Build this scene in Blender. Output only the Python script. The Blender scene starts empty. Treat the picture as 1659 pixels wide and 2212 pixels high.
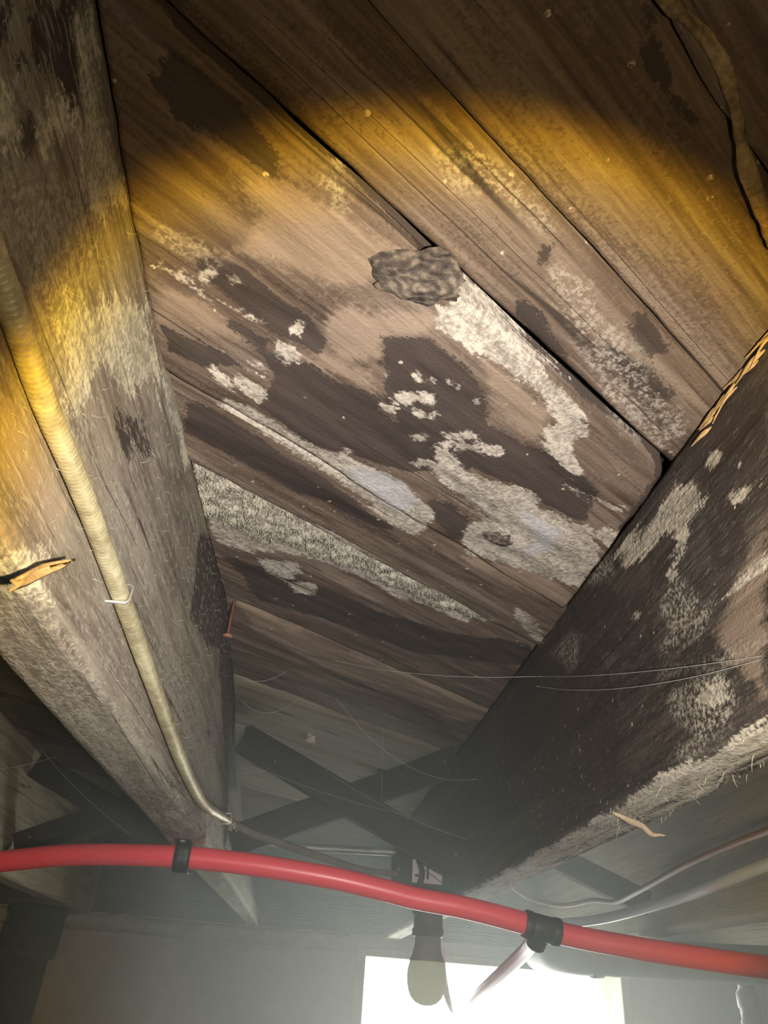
import bpy, math, random
import numpy as np
from mathutils import Matrix, Vector

random.seed(7)
rng = np.random.default_rng(11)
scene = bpy.context.scene
COL = scene.collection
Z0 = 1.70                       # camera height above the cellar floor; lengths below are metres from the camera

# ------------------------------------------------------------------ camera
cam_d = bpy.data.cameras.new('camera')
cam_d.sensor_fit = 'VERTICAL'
cam_d.sensor_height = 36.0
cam_d.lens = 1600.0 / 2212.0 * 36.0
cam_d.clip_start = 0.02
cam = bpy.data.objects.new('camera', cam_d)
COL.objects.link(cam)
Rw = Matrix(((0.990632463, -0.121122011, -0.063061732),
             (-0.119269370, -0.542558702, -0.831507590),
             (0.066499180, 0.831239745, -0.551922409)))
cam.matrix_world = Matrix.Translation((0, 0, Z0)) @ Rw.to_4x4()
scene.camera = cam

# ------------------------------------------------------------------ view
vs = scene.view_settings
vs.view_transform = 'Standard'
vs.look = 'None'
vs.exposure = 0.0
vs.gamma = 1.0
vs.use_curve_mapping = False

cy_ = scene.cycles
cy_.adaptive_threshold = .03; cy_.use_light_tree = False
cy_.max_bounces = 3; cy_.diffuse_bounces = 2; cy_.glossy_bounces = 2; cy_.transmission_bounces = 3
cy_.transparent_max_bounces = 6; cy_.volume_bounces = 0

# ------------------------------------------------------------------ overcast daylight outside
world = bpy.data.worlds.new('overcast_sky')
scene.world = world
world.use_nodes = True
bg = world.node_tree.nodes['Background']
bg.inputs[0].default_value = (0.95, 1.0, 0.93, 1)
bg.inputs[1].default_value = 15

portal_d = bpy.data.lights.new('window_portal', 'AREA')
portal_d.shape = 'RECTANGLE'
portal_d.size = 0.66
portal_d.size_y = 0.56
portal_d.cycles.is_portal = True
portal = bpy.data.objects.new('window_portal', portal_d)
COL.objects.link(portal)
portal.location = (0.545, 2.33, Z0 - 0.17)
portal.rotation_euler = (math.radians(-90), 0, 0)

# ------------------------------------------------------------------ hand torch: white core, yellow rim, weak spill
torch_d = bpy.data.lights.new('hand_torch', 'SPOT')
torch_d.energy = 28
torch_d.shadow_soft_size = 0.009
torch_d.spot_size = math.radians(150)
torch_d.spot_blend = 0.1
torch_d.use_nodes = True
nt = torch_d.node_tree
em = nt.nodes['Emission']
tc = nt.nodes.new('ShaderNodeTexCoord')
sp = nt.nodes.new('ShaderNodeSeparateXYZ')
nt.links.new(tc.outputs['Normal'], sp.inputs[0])
ab = nt.nodes.new('ShaderNodeMath'); ab.operation = 'ABSOLUTE'
nt.links.new(sp.outputs['Z'], ab.inputs[0])
ac = nt.nodes.new('ShaderNodeMath'); ac.operation = 'ARCCOSINE'
nt.links.new(ab.outputs[0], ac.inputs[0])
dv = nt.nodes.new('ShaderNodeMath'); dv.operation = 'DIVIDE'
dv.inputs[1].default_value = math.radians(60)
nt.links.new(ac.outputs[0], dv.inputs[0])
rp = nt.nodes.new('ShaderNodeValToRGB')
nt.links.new(dv.outputs[0], rp.inputs[0])
er = rp.color_ramp
er.interpolation = 'EASE'
TORCH_RAMP = [(0.0, (1.0, .95, .90)), (22, (.95, .88, .80)), (28.8, (.80, .69, .53)), (32.0, (.82, .60, .24)),
              (33.9, (.86, .56, .07)), (35.4, (.44, .24, .022)), (36.8, (.052, .037, .017)), (47, (.042, .033, .020)), (58, (.02, .017, .012))]
while len(er.elements) < len(TORCH_RAMP):
    er.elements.new(1.0)
for e, (a, c) in zip(er.elements, TORCH_RAMP):
    e.position = a / 60.0
    e.color = (*c, 1)
nt.links.new(rp.outputs[0], em.inputs[0])
em.inputs[1].default_value = 1.0
torch = bpy.data.objects.new('hand_torch', torch_d)
COL.objects.link(torch)
torch.location = (0.07, 0.0, Z0 - 0.01)
torch_axis = Vector((-0.0162, 0.8872, 0.4611))
torch.rotation_euler = torch_axis.to_track_quat('-Z', 'Y').to_euler()

# ================================================================== outlines of stains and of painted shade and torch glow on the timbers, tenths of a millimetre (boards: x, y; joists: y, z)
CEILING_STAINS_SHADE = {
 'dark': [
  [(-950,2851),(-821,2806),(-684,2851),(-584,2945),(-479,3043),(-345,3105),(-259,3214),(-183,3331),(-249,3440),(-365,3383),(-506,3333),(-644,3248),(-762,3145),(-886,3015)],
  [(-578,3522),(-420,3492),(-302,3551),(-165,3650),(4,3704),(197,3801),(327,3963),(477,4107),(684,4168),(956,4273),(1137,4318),(877,4545),(703,4553),(499,4596),(288,4582),(54,4488),(-153,4447),(-340,4404),(-474,4197),(-632,4010),(-537,3786)],
  [(220,3255),(431,3235),(556,3290),(710,3402),(872,3585),(954,3799),(951,3921),(1251,4064),(1399,4113),(1623,4176),(1842,4358),(2047,4526),(2029,4625),(2054,4956),(1871,4927),(1600,4785),(1401,4604),(1092,4518),(853,4393),(608,4276),(340,4171)],
  [(164,3267),(298,3223),(438,3216),(537,3294),(558,3409),(687,3467),(771,3578),(872,3625),(954,3839),(859,3980),(646,4048),(429,4117),(272,3903),(175,3607)],
  [(-1105,4079),(-969,4147),(-751,4278),(-507,4520),(-369,4633),(-135,4790),(98,5024),(326,5244),(526,5452),(330,5460),(24,5277),(-267,5104),(-543,4908),(-803,4723),(-1051,4577),(-1206,4447)],  # shadow cast by the lower plank edge, painted into the colour
  [(685,4863),(926,4974),(1112,5138),(1138,5349),(1120,5544),(990,5497),(843,5234)],
  [(1128,5348),(1209,5182),(1389,5124),(1579,5245),(1696,5448),(1642,5622),(1485,5659),(1427,5511),(1313,5459)],
  [(-1030,6236),(-503,6429),(467,7004),(1274,7377),(2337,7466),(2526,8110),(1128,8078),(5,7473),(-698,7139)],
  [(863,2400),(993,2420),(997,2553),(932,2549)],
  [(1551,2777),(1652,2759),(1933,3014),(1899,3098),(1776,3082),(1598,2891)],
  [(1488,3003),(1780,3159),(2106,3390),(2073,3485),(1805,3361),(1576,3158)],
  [(881,2730),(1031,2836),(1279,3136),(1537,3456),(1788,3753),(1583,3627),(1233,3263),(886,2949)],
  [(2262,4098),(2305,3927),(2411,4012),(2459,4227),(2451,4533),(2448,4832),(2425,5162),(2362,5102),(2349,4685),(2373,4394)],  # shade of the gap between plank ends and joist, painted dark
  [(-780,3236),(-535,3415),(-593,3504),(-840,3320)],
  [(-1225,3427),(-967,3534),(-742,3654),(-981,3699),(-1221,3621)],
  [(59,2832),(71,2767),(158,2697),(273,2625),(345,2605),(338,2636),(221,2694),(117,2774),(97,2874)],
  [(484,2871),(572,2847),(583,2870),(505,2910)],
  [(-28,3499),(182,3419),(204,3476),(79,3541)],
  [(-973,1715),(-676,1935),(-503,2160),(-526,2264),(-686,2166),(-946,2043),(-1078,1891)],  # darker patch along the mouldy plank's near edge
  [(920,1253),(1024,1269),(1138,1381),(1274,1553),(1434,1661),(1442,1719),(1278,1647),(1067,1477)],
 ],
 'pale': [
  [(-1011,4084),(-821,4047),(-665,4088),(-507,4204),(-340,4377),(-203,4458),(-30,4505),(146,4554),(329,4632),(525,4772),(682,4961),(800,5104),(818,5312),(734,5518),(583,5439),(363,5236),(93,4960),(-100,4783),(-370,4576),(-606,4378),(-828,4193)],
  [(448,2941),(581,2800),(709,2894),(816,2998),(955,3101),(1083,3251),(1241,3384),(1408,3525),(1591,3696),(1693,3846),(1664,3902),(1510,3833),(1318,3633),(1157,3508),(937,3359),(769,3270),(606,3184),(453,3118)],
  [(1388,3858),(1607,3741),(1710,3893),(1644,4036),(1728,4182),(1823,4304),(1769,4403),(1551,4164),(1408,4032)],
  [(643,4188),(793,4266),(971,4455),(1183,4528),(1401,4604),(1564,4663),(1635,4777),(1628,4879),(1815,4871),(1976,5009),(2083,4984),(2224,5209),(2401,5523),(2424,6000),(2200,6055),(1839,5872),(1575,5849),(1277,5750),(1117,5583),(1116,5203),(1267,5098),(1069,4901),(889,4746),(694,4573)],
  [(1561,4359),(1661,4397),(1929,4552),(2091,4644),(2280,4700),(2335,4789),(2201,4785),(1943,4644),(1740,4531)],
  [(-711,3607),(-624,3611),(-536,3700),(-596,3733),(-684,3664)],
  [(-806,3751),(-717,3777),(-598,3843),(-568,3927),(-631,3986),(-692,3928),(-794,3814)],
  [(-506,3390),(-392,3427),(-331,3556),(-419,3573),(-535,3493)],
  [(-951,3694),(-836,3757),(-797,3881),(-902,3857)],
  [(-1195,2893),(-1050,2962),(-891,3082),(-736,3175),(-589,3274),(-644,3284),(-806,3205),(-984,3082),(-1153,2964)],
  [(-396,3203),(-328,3208),(-353,3305),(-408,3315)],
  [(2464,4562),(2559,4446),(2580,4260),(2695,4206),(2850,4445),(2841,4813),(2769,4864),(2784,5391),(2649,5675),(2477,5505),(2457,5043)],
  [(-1185,4898),(-955,5040),(-658,5246),(-342,5466),(-9,5621),(357,5950),(771,6405),(1198,6707),(1516,6843),(1860,7038),(1470,7084),(1032,6858),(677,6734),(217,6348),(-152,6160),(-503,6067),(-807,6139),(-1059,6027),(-1114,5640)],
  [(1804,6447),(2140,6791),(2508,7419),(2386,7452),(1957,6839)],
  [(2226,4952),(2385,5060),(2406,5321),(2204,5101)],
  [(254,3549),(240,3603),(199,3611),(173,3565),(187,3511),(228,3504)],
  [(461,3541),(449,3596),(408,3603),(380,3557),(393,3504),(433,3496)],
  [(559,3555),(549,3590),(517,3596),(495,3567),(505,3532),(537,3526)],
  [(583,3703),(511,3776),(345,3809),(255,3767),(329,3695),(492,3663)],
  [(602,3722),(566,3779),(475,3796),(423,3757),(460,3701),(549,3684)],
  [(532,3875),(517,3919),(474,3928),(447,3892),(462,3848),(504,3840)],
  [(619,3881),(608,3917),(574,3924),(551,3895),(563,3860),(596,3853)],
  [(604,4133),(570,4203),(482,4221),(429,4168),(463,4099),(550,4081)],
  [(960,4035),(899,4109),(749,4140),(662,4095),(726,4021),(873,3991)],
  [(925,4132),(873,4200),(745,4226),(671,4184),(724,4117),(850,4091)],
  [(66,4430),(46,4494),(-5,4505),(-34,4450),(-13,4387),(36,4376)],
  [(668,3534),(655,3570),(614,3577),(588,3549),(602,3513),(642,3506)],
  [(735,3585),(724,3625),(688,3632),(662,3599),(673,3560),(709,3553)],
  [(893,3711),(881,3761),(836,3770),(804,3728),(816,3679),(860,3670)],
  [(361,3862),(323,3931),(230,3949),(177,3898),(216,3830),(307,3812)],
  [(-853,2912),(-868,2934),(-894,2938),(-905,2921),(-891,2900),(-865,2895)],
  [(-714,2952),(-735,2984),(-774,2991),(-792,2966),(-771,2934),(-732,2927)],
  [(-902,2969),(-921,3000),(-954,3006),(-968,2980),(-949,2949),(-917,2943)],
  [(700,4438),(668,4506),(584,4524),(533,4473),(565,4405),(648,4387)],
  [(1044,4147),(988,4228),(844,4258),(758,4206),(816,4126),(958,4097)],
  [(1184,4171),(1143,4239),(1030,4262),(961,4217),(1004,4151),(1115,4128)],
  [(-874,5105),(-937,5232),(-1050,5257),(-1097,5153),(-1033,5029),(-924,5006)],
  [(-679,6241),(-327,6202),(-230,6458),(-457,6610),(-594,6547)],
  [(-410,6648),(-132,6629),(-74,6872),(-313,6880)],
 ],
 'tan': [
  [(-209,3115),(-67,3020),(73,3082),(273,3046),(467,2993),(523,3072),(361,3174),(164,3267),(170,3442),(42,3466),(-98,3533),(-180,3388),(-254,3325)],
  [(-478,3443),(-306,3451),(-100,3513),(122,3533),(162,3763),(32,3677),(-166,3629),(-331,3577)],
  [(-782,2776),(-531,2779),(-274,2875),(-14,2877),(81,2796),(202,2652),(78,2556),(-176,2418),(-413,2353),(-574,2291),(-711,2325),(-577,2485)],  # tan wood, partly the torch's yellow rim put into the colour
  [(805,3303),(1082,3457),(1332,3677),(1386,3959),(1307,4027),(1057,3826),(891,3537)],
  [(-1003,7186),(-636,7461),(29,8107),(838,8668),(1559,9168),(2535,9880),(2479,10238),(1945,10301),(1122,9597),(236,9019),(-348,8441),(-758,7962)],
  [(-1219,3073),(-1002,3136),(-770,3307),(-648,3436),(-915,3408),(-1238,3319)],
  [(1177,5774),(1839,5872),(2341,6211),(2487,6372),(2391,6500),(1704,6179),(1272,5922)],
 ],
 'lite': [
  [(995,2508),(1130,2530),(1263,2615),(1387,2807),(1533,2903),(1778,3120),(1948,3377),(2241,3544),(2360,3761),(2274,3933),(2130,4070),(1896,3906),(1716,3648),(1557,3345),(1373,3157),(1221,2960),(1080,2777),(979,2665)],
  [(166,1984),(457,1896),(664,2058),(855,2191),(1006,2382),(863,2367),(650,2250),(363,2200)],
  [(-273,2148),(-182,2133),(-113,2409),(-211,2398),(-290,2277)],
  [(-1185,2642),(-900,2693),(-759,2818),(-912,2844),(-1155,2781)],
 ],
 'grey': [
  [(-20,4647),(154,4639),(332,4661),(525,4772),(647,4969),(581,5153),(448,5148),(258,4956),(98,4802)],
  [(1416,4792),(1657,4975),(1912,5168),(1940,5510),(1691,5651),(1743,5398),(1623,5125)],
 ],
}
LEFT_STAINS_SHADE = {
 'dark': [
  [(1320,2925),(1469,3307),(1557,3160),(1708,3162),(1814,3055),(1840,2950),(1645,2909),(1557,2734),(1419,2629),(1408,2744)],  # shadow near the joist top, painted into the colour
  [(5589,3270),(6213,3698),(7413,4106),(7872,4077),(9718,3917),(7024,2791),(5915,2645),(5772,2947)],
  [(7455,3024),(9727,3990),(13704,2978),(11286,2432),(8913,2695)],  # band of shade at the far joist top, painted dark
  [(1560,2512),(1664,2649),(1738,2566),(1684,2451)],
  [(1184,2494),(1296,2773),(1360,2638),(1305,2386)],
  [(3195,2568),(3697,2877),(4032,2888),(3644,2621),(3380,2527)],
 ],
 'pale': [
  [(1530,3181),(1613,3377),(1927,3351),(2294,3320),(2481,3355),(2214,2888),(2028,2899),(1785,3077)],
  [(2242,2341),(3098,3331),(3564,3317),(4303,3456),(4810,3483),(4732,3309),(4076,3262),(3572,3154),(3360,2801),(2872,2560),(2838,2209),(2669,2122),(2598,2356),(2353,2227)],
  [(1410,2294),(1423,2467),(1484,2575),(1641,2466),(1592,2322),(1474,2237)],
  [(1576,2743),(1661,2897),(1829,2930),(1906,2845),(1767,2614)],
  [(2602,1240),(3030,1337),(3505,1321),(2829,1039)],
  [(2793,1434),(2955,1557),(3077,1628),(3091,1503),(3326,1462),(3023,1343)],
 ],
 'lite': [
  [(1518,2198),(1929,2884),(2414,3020),(2574,2565),(2193,2149),(1802,2183)],
  [(2182,2158),(2635,2521),(3024,2240),(3086,1928),(2549,2073)],
  [(4570,2093),(6099,2405),(8545,2315),(11858,2229),(8229,1742),(5652,1841)],
 ],
 'tan': [
  [(2148,1761),(2487,1910),(3134,1891),(3084,1652),(2730,1585),(2397,1545)],
  [(2374,1441),(2712,1526),(2760,1462),(2515,1317)],
 ],
 'grey': [
 ],
}
RIGHT_STAINS = {
 'dark': [
  [(3863,3511),(3580,3474),(2966,3210),(3120,2824),(3309,2843),(3702,2890),(3916,2870),(3800,2997),(3894,3278)],
  [(4679,3111),(4525,2845),(4671,2753),(5403,2974),(5424,3312),(5713,3297),(6170,3443),(7165,3539),(6218,3041),(5244,2312),(4849,2289),(4780,2597)],
  [(3840,2821),(3461,2700),(3544,2334),(3794,2355),(3917,2608)],
  [(7165,3539),(6038,2862),(5591,2302),(5801,1554),(8057,1895),(10378,2377),(8574,3173)],
 ],
 'pale': [
  [(4158,3275),(3943,3139),(3777,2995),(3846,2933),(4051,2901),(4139,2791),(4398,2803),(4469,2842),(4283,2904),(4312,2979),(4518,3045),(4882,3075),(5141,3124),(5378,3337),(5279,3416),(4932,3358),(4562,3285),(4269,3276)],
  [(3734,2242),(3385,2277),(3340,2273),(3375,2184),(3614,2202),(3884,2225)],
  [(4356,1831),(4048,1784),(3869,1636),(4014,1605),(4215,1609),(4357,1698)],
  [(3573,3122),(3628,3092),(3700,3145),(3715,3231),(3657,3261),(3586,3205)],
  [(3368,2900),(3388,2895),(3416,2916),(3424,2942),(3404,2947),(3376,2926)],
  [(3235,2654),(3256,2648),(3284,2668),(3292,2694),(3271,2701),(3243,2680)],
  [(4980,2650),(5037,2620),(5123,2660),(5153,2731),(5093,2761),(5007,2719)],
  [(4292,2608),(4356,2590),(4458,2644),(4496,2717),(4428,2734),(4326,2679)],
  [(3373,2677),(3432,2674),(3526,2738),(3562,2806),(3500,2808),(3406,2742)],
  [(7893,3868),(7528,3600),(7314,3386),(7666,3556)],
 ],
 'lite': [
  [(4476,2652),(4281,2602),(4127,2345),(3876,2244),(4066,2137),(4300,2122),(4690,2173),(4823,2279),(4654,2363),(4740,2537)],
  [(4684,1948),(4369,1926),(4111,1895),(3856,1672),(3857,1572),(4034,1452),(4239,1432),(4549,1412),(4685,1426),(4780,1583),(4516,1574),(4678,1735),(4743,1849)],
  [(6525,3177),(6264,3044),(6422,2769),(6696,2858),(7222,3232),(6776,3214)],
  [(4860,2164),(4150,1966),(3524,1811),(3548,1751),(4118,1876),(4839,2054)],
  [(5649,3542),(5342,3469),(5344,3185),(5721,3267),(5936,3449)],
 ],
 'tan': [
  [(3496,2363),(3268,2453),(3648,1501),(3822,1761),(4010,2054),(3745,2213)],
 ],
 'grey': [
 ],
}
# ================================================================== helpers
def _hash(i, j, k, seed):
    n = (i.astype(np.int64) * 374761393 + j.astype(np.int64) * 668265263 + k.astype(np.int64) * 2147483647 + seed * 974634777)
    n = (n ^ (n >> 13)) * 1274126177
    n = n ^ (n >> 16)
    return (n & 0xFFFFFF) / float(0xFFFFFF)

def vnoise(p, seed=0):
    """value noise, -1..1, p is (N,3)"""
    f = np.floor(p); t = p - f; t = t * t * (3 - 2 * t); f = f.astype(np.int64)
    out = 0
    for a in (0, 1):
        for b in (0, 1):
            for c in (0, 1):
                w = (t[:, 0] if a else 1 - t[:, 0]) * (t[:, 1] if b else 1 - t[:, 1]) * (t[:, 2] if c else 1 - t[:, 2])
                out = out + w * _hash(f[:, 0] + a, f[:, 1] + b, f[:, 2] + c, seed)
    return out * 2 - 1

def fbm(p, seed=0, octs=3):
    v = 0; a = 1.0; s = 0
    for o in range(octs):
        v = v + a * vnoise(p * (2.03 ** o), seed + o * 17); s += a; a *= .5
    return v / s

def poly_sd(P, poly):
    """signed distance (positive inside) of points P (N,2) to a polygon"""
    V = np.asarray(poly, float); W = np.roll(V, -1, 0)
    d2 = np.full(len(P), 1e9); inside = np.zeros(len(P), bool)
    for a, b in zip(V, W):
        e = b - a; L = max(e @ e, 1e-12)
        t = np.clip(((P - a) @ e) / L, 0, 1)
        q = P - a - t[:, None] * e
        d2 = np.minimum(d2, (q * q).sum(1))
        cond = (a[1] > P[:, 1]) != (b[1] > P[:, 1])
        if abs(e[1]) > 1e-12:
            inside ^= cond & (P[:, 0] < e[0] * (P[:, 1] - a[1]) / e[1] + a[0])
    return np.where(inside, 1, -1) * np.sqrt(d2)

TAN = (.36, .27, .20)
def stain_shade_values(P, table, w=.009):
    """five stain and painted shade strengths 0..1 at points P (N,2)"""
    out = {}
    for k, polys in table.items():
        m = np.zeros(len(P))
        for poly in polys:
            V = np.asarray(poly, float) / 1e4
            lo = V.min(0) - w; hi = V.max(0) + w
            sel = np.where((P[:, 0] > lo[0]) & (P[:, 0] < hi[0]) & (P[:, 1] > lo[1]) & (P[:, 1] < hi[1]))[0]
            if len(sel) == 0: continue
            ww = min(w, 0.26 * min(hi - lo))
            m[sel] = np.maximum(m[sel], np.clip(.5 + poly_sd(P[sel], V) / (2 * ww), 0, 1))
        out[k] = m
    return out

def put_stains_shade(me, st, n):
    A = np.ones((n, 4), np.float32); B = np.zeros((n, 4), np.float32); B[:, 3] = 1
    for i, k in enumerate(('dark', 'pale', 'tan')): A[:, i] = st.get(k, 0)
    for i, k in enumerate(('lite', 'grey')): B[:, i] = st.get(k, 0)
    for nm, D in (('stain_shade_a', A), ('stain_b', B)):
        at = me.attributes.new(nm, 'FLOAT_COLOR', 'POINT')
        at.data.foreach_set('color', D.ravel())

def mesh_obj(name, verts, faces, mat, parent=None, origin=(0, 0, 0), smooth=True, rot=None):
    """verts are in the local frame of the object; origin is relative to the camera when top level"""
    me = bpy.data.meshes.new(name)
    me.from_pydata([tuple(v) for v in np.asarray(verts, float)], [], [tuple(int(q) for q in f) for f in faces])
    me.update()
    if smooth:
        me.polygons.foreach_set('use_smooth', [True] * len(me.polygons))
    me.materials.append(mat)
    o = bpy.data.objects.new(name, me)
    COL.objects.link(o)
    if parent is None:
        o.location = (origin[0], origin[1], origin[2] + Z0)
    else:
        o.parent = parent
        o.location = origin
    if rot is not None:
        o.rotation_euler = rot
    return o

def empty(name, loc):
    o = bpy.data.objects.new(name, None)
    o.empty_display_size = .05
    COL.objects.link(o)
    o.location = (loc[0], loc[1], loc[2] + Z0)
    return o

def tag(o, label=None, cat=None, group=None, kind=None):
    if label: o['label'] = label
    if cat: o['category'] = cat
    if group: o['group'] = group
    if kind: o['kind'] = kind
    return o

def grid_faces(nu, nv, off=0, closed_v=False, flip=False):
    F = []
    for i in range(nu - 1):
        for j in range(nv if closed_v else nv - 1):
            a = off + i * nv + j; b = off + i * nv + (j + 1) % nv
            q = (a, b, b + nv, a + nv)
            F.append(q[::-1] if flip else q)
    return F

def catmull(pts, n=8):
    P = np.asarray(pts, float); P = np.vstack([2 * P[0] - P[1], P, 2 * P[-1] - P[-2]])
    out = []
    for i in range(1, len(P) - 2):
        for t in np.linspace(0, 1, n, endpoint=False):
            out.append(.5 * ((2 * P[i]) + (-P[i - 1] + P[i + 1]) * t + (2 * P[i - 1] - 5 * P[i] + 4 * P[i + 1] - P[i + 2]) * t * t
                             + (-P[i - 1] + 3 * P[i] - 3 * P[i + 1] + P[i + 2]) * t ** 3))
    out.append(P[-2])
    return np.array(out)

def tube_geo(path, rad, seg=14, caps=True):
    P = np.asarray(path, float); n = len(P)
    rad = np.full(n, rad) if np.isscalar(rad) else np.asarray(rad, float)
    T = np.gradient(P, axis=0); T /= np.linalg.norm(T, axis=1)[:, None] + 1e-12
    up = np.array([0, 0, 1.0]) if abs(T[0][2]) < .9 else np.array([1.0, 0, 0])
    N = np.cross(T[0], up); N /= np.linalg.norm(N)
    V = []
    for i in range(n):
        N = N - T[i] * (N @ T[i]); N /= np.linalg.norm(N); Bn = np.cross(T[i], N)
        for k in range(seg):
            a = 2 * math.pi * k / seg
            V.append(P[i] + rad[i] * (math.cos(a) * N + math.sin(a) * Bn))
    F = grid_faces(n, seg, 0, True)
    if caps:
        F.append(tuple(range(seg))); F.append(tuple(range((n - 1) * seg, n * seg))[::-1])
    return np.array(V), F

def tube(name, path, rad, mat, parent=None, seg=14, sub=8, smoothp=True):
    P = catmull(path, sub) if smoothp else np.asarray(path, float)
    if not np.isscalar(rad):
        rad = np.interp(np.linspace(0, 1, len(P)), np.linspace(0, 1, len(rad)), rad)
    if parent is None:
        o0 = P[len(P) // 2].copy()
        V, F = tube_geo(P - o0, rad, seg)
        return mesh_obj(name, V, F, mat, None, o0)
    V, F = tube_geo(P, rad, seg)
    return mesh_obj(name, V, F, mat, parent)

def lathe_geo(prof, seg=28):
    """prof: (r, z) list"""
    V = []; F = []
    for r, z in prof:
        for k in range(seg):
            a = 2 * math.pi * k / seg
            V.append((r * math.cos(a), r * math.sin(a), z))
    F = grid_faces(len(prof), seg, 0, True)
    F.append(tuple(range(seg))); F.append(tuple(range((len(prof) - 1) * seg, len(prof) * seg))[::-1])
    return np.array(V), F

def box_geo(x0, x1, y0, y1, z0, z1, bev=0.0):
    V = [(x, y, z) for x in (x0, x1) for y in (y0, y1) for z in (z0, z1)]
    F = [(0, 1, 3, 2), (4, 6, 7, 5), (0, 4, 5, 1), (2, 3, 7, 6), (0, 2, 6, 4), (1, 5, 7, 3)]
    return np.array(V, float), F

def join(parts):
    V = []; F = []; o = 0
    for v, f in parts:
        V.append(np.asarray(v, float)); F += [tuple(q + o for q in g) for g in f]; o += len(v)
    return np.vstack(V), F

def bevel(o, w=.002, seg=2):
    m = o.modifiers.new('bevel', 'BEVEL'); m.width = w; m.segments = seg; m.limit_method = 'ANGLE'
    return o

# ================================================================== materials
class NT:
    def __init__(s, name):
        s.m = bpy.data.materials.new(name); s.m.use_nodes = True
        s.t = s.m.node_tree; s.n = s.t.nodes; s.l = s.t.links
        s.b = s.n['Principled BSDF']
    def add(s, typ, **kw):
        n = s.n.new(typ)
        for k, v in kw.items(): setattr(n, k, v)
        return n
    def link(s, a, b): s.l.new(a, b)
    def math(s, op, a, b=None, c=None, clamp=False):
        n = s.add('ShaderNodeMath', operation=op); n.use_clamp = clamp
        for i, v in enumerate((a, b, c)):
            if v is None: continue
            if isinstance(v, (int, float)): n.inputs[i].default_value = v
            else: s.link(v, n.inputs[i])
        return n.outputs[0]
    def noise(s, vec, scale, detail=4, rough=.6, dist=0.0):
        n = s.add('ShaderNodeTexNoise'); n.inputs['Scale'].default_value = scale
        n.inputs['Detail'].default_value = detail; n.inputs['Roughness'].default_value = rough
        n.inputs['Distortion'].default_value = dist
        s.link(vec, n.inputs['Vector']); return n.outputs['Fac']
    def mapping(s, vec, scale, loc=(0, 0, 0)):
        n = s.add('ShaderNodeMapping'); n.inputs['Scale'].default_value = scale; n.inputs['Location'].default_value = loc
        s.link(vec, n.inputs['Vector']); return n.outputs[0]
    def step(s, v, a, b):
        n = s.add('ShaderNodeMapRange'); n.interpolation_type = 'SMOOTHSTEP'
        n.inputs['From Min'].default_value = a; n.inputs['From Max'].default_value = b
        s.link(v, n.inputs['Value']); return n.outputs['Result']
    def mix(s, f, a, b):
        n = s.add('ShaderNodeMix', data_type='RGBA')
        for sock, v in ((n.inputs[0], f), (n.inputs[6], a), (n.inputs[7], b)):
            if isinstance(v, (int, float)): sock.default_value = v
            elif isinstance(v, tuple): sock.default_value = (*v, 1)
            else: s.link(v, sock)
        return n.outputs[2]
    def ramp(s, v, stops):
        n = s.add('ShaderNodeValToRGB'); e = n.color_ramp.elements
        while len(e) < len(stops): e.new(1)
        for q, (p, c) in zip(e, stops): q.position = p; q.color = (*c, 1)
        s.link(v, n.inputs[0]); return n.outputs[0]
    def bump(s, h, strength, dist, prev=None):
        n = s.add('ShaderNodeBump'); n.inputs['Strength'].default_value = strength; n.inputs['Distance'].default_value = dist
        s.link(h, n.inputs['Height'])
        if prev is not None: s.link(prev, n.inputs['Normal'])
        return n.outputs[0]

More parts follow.
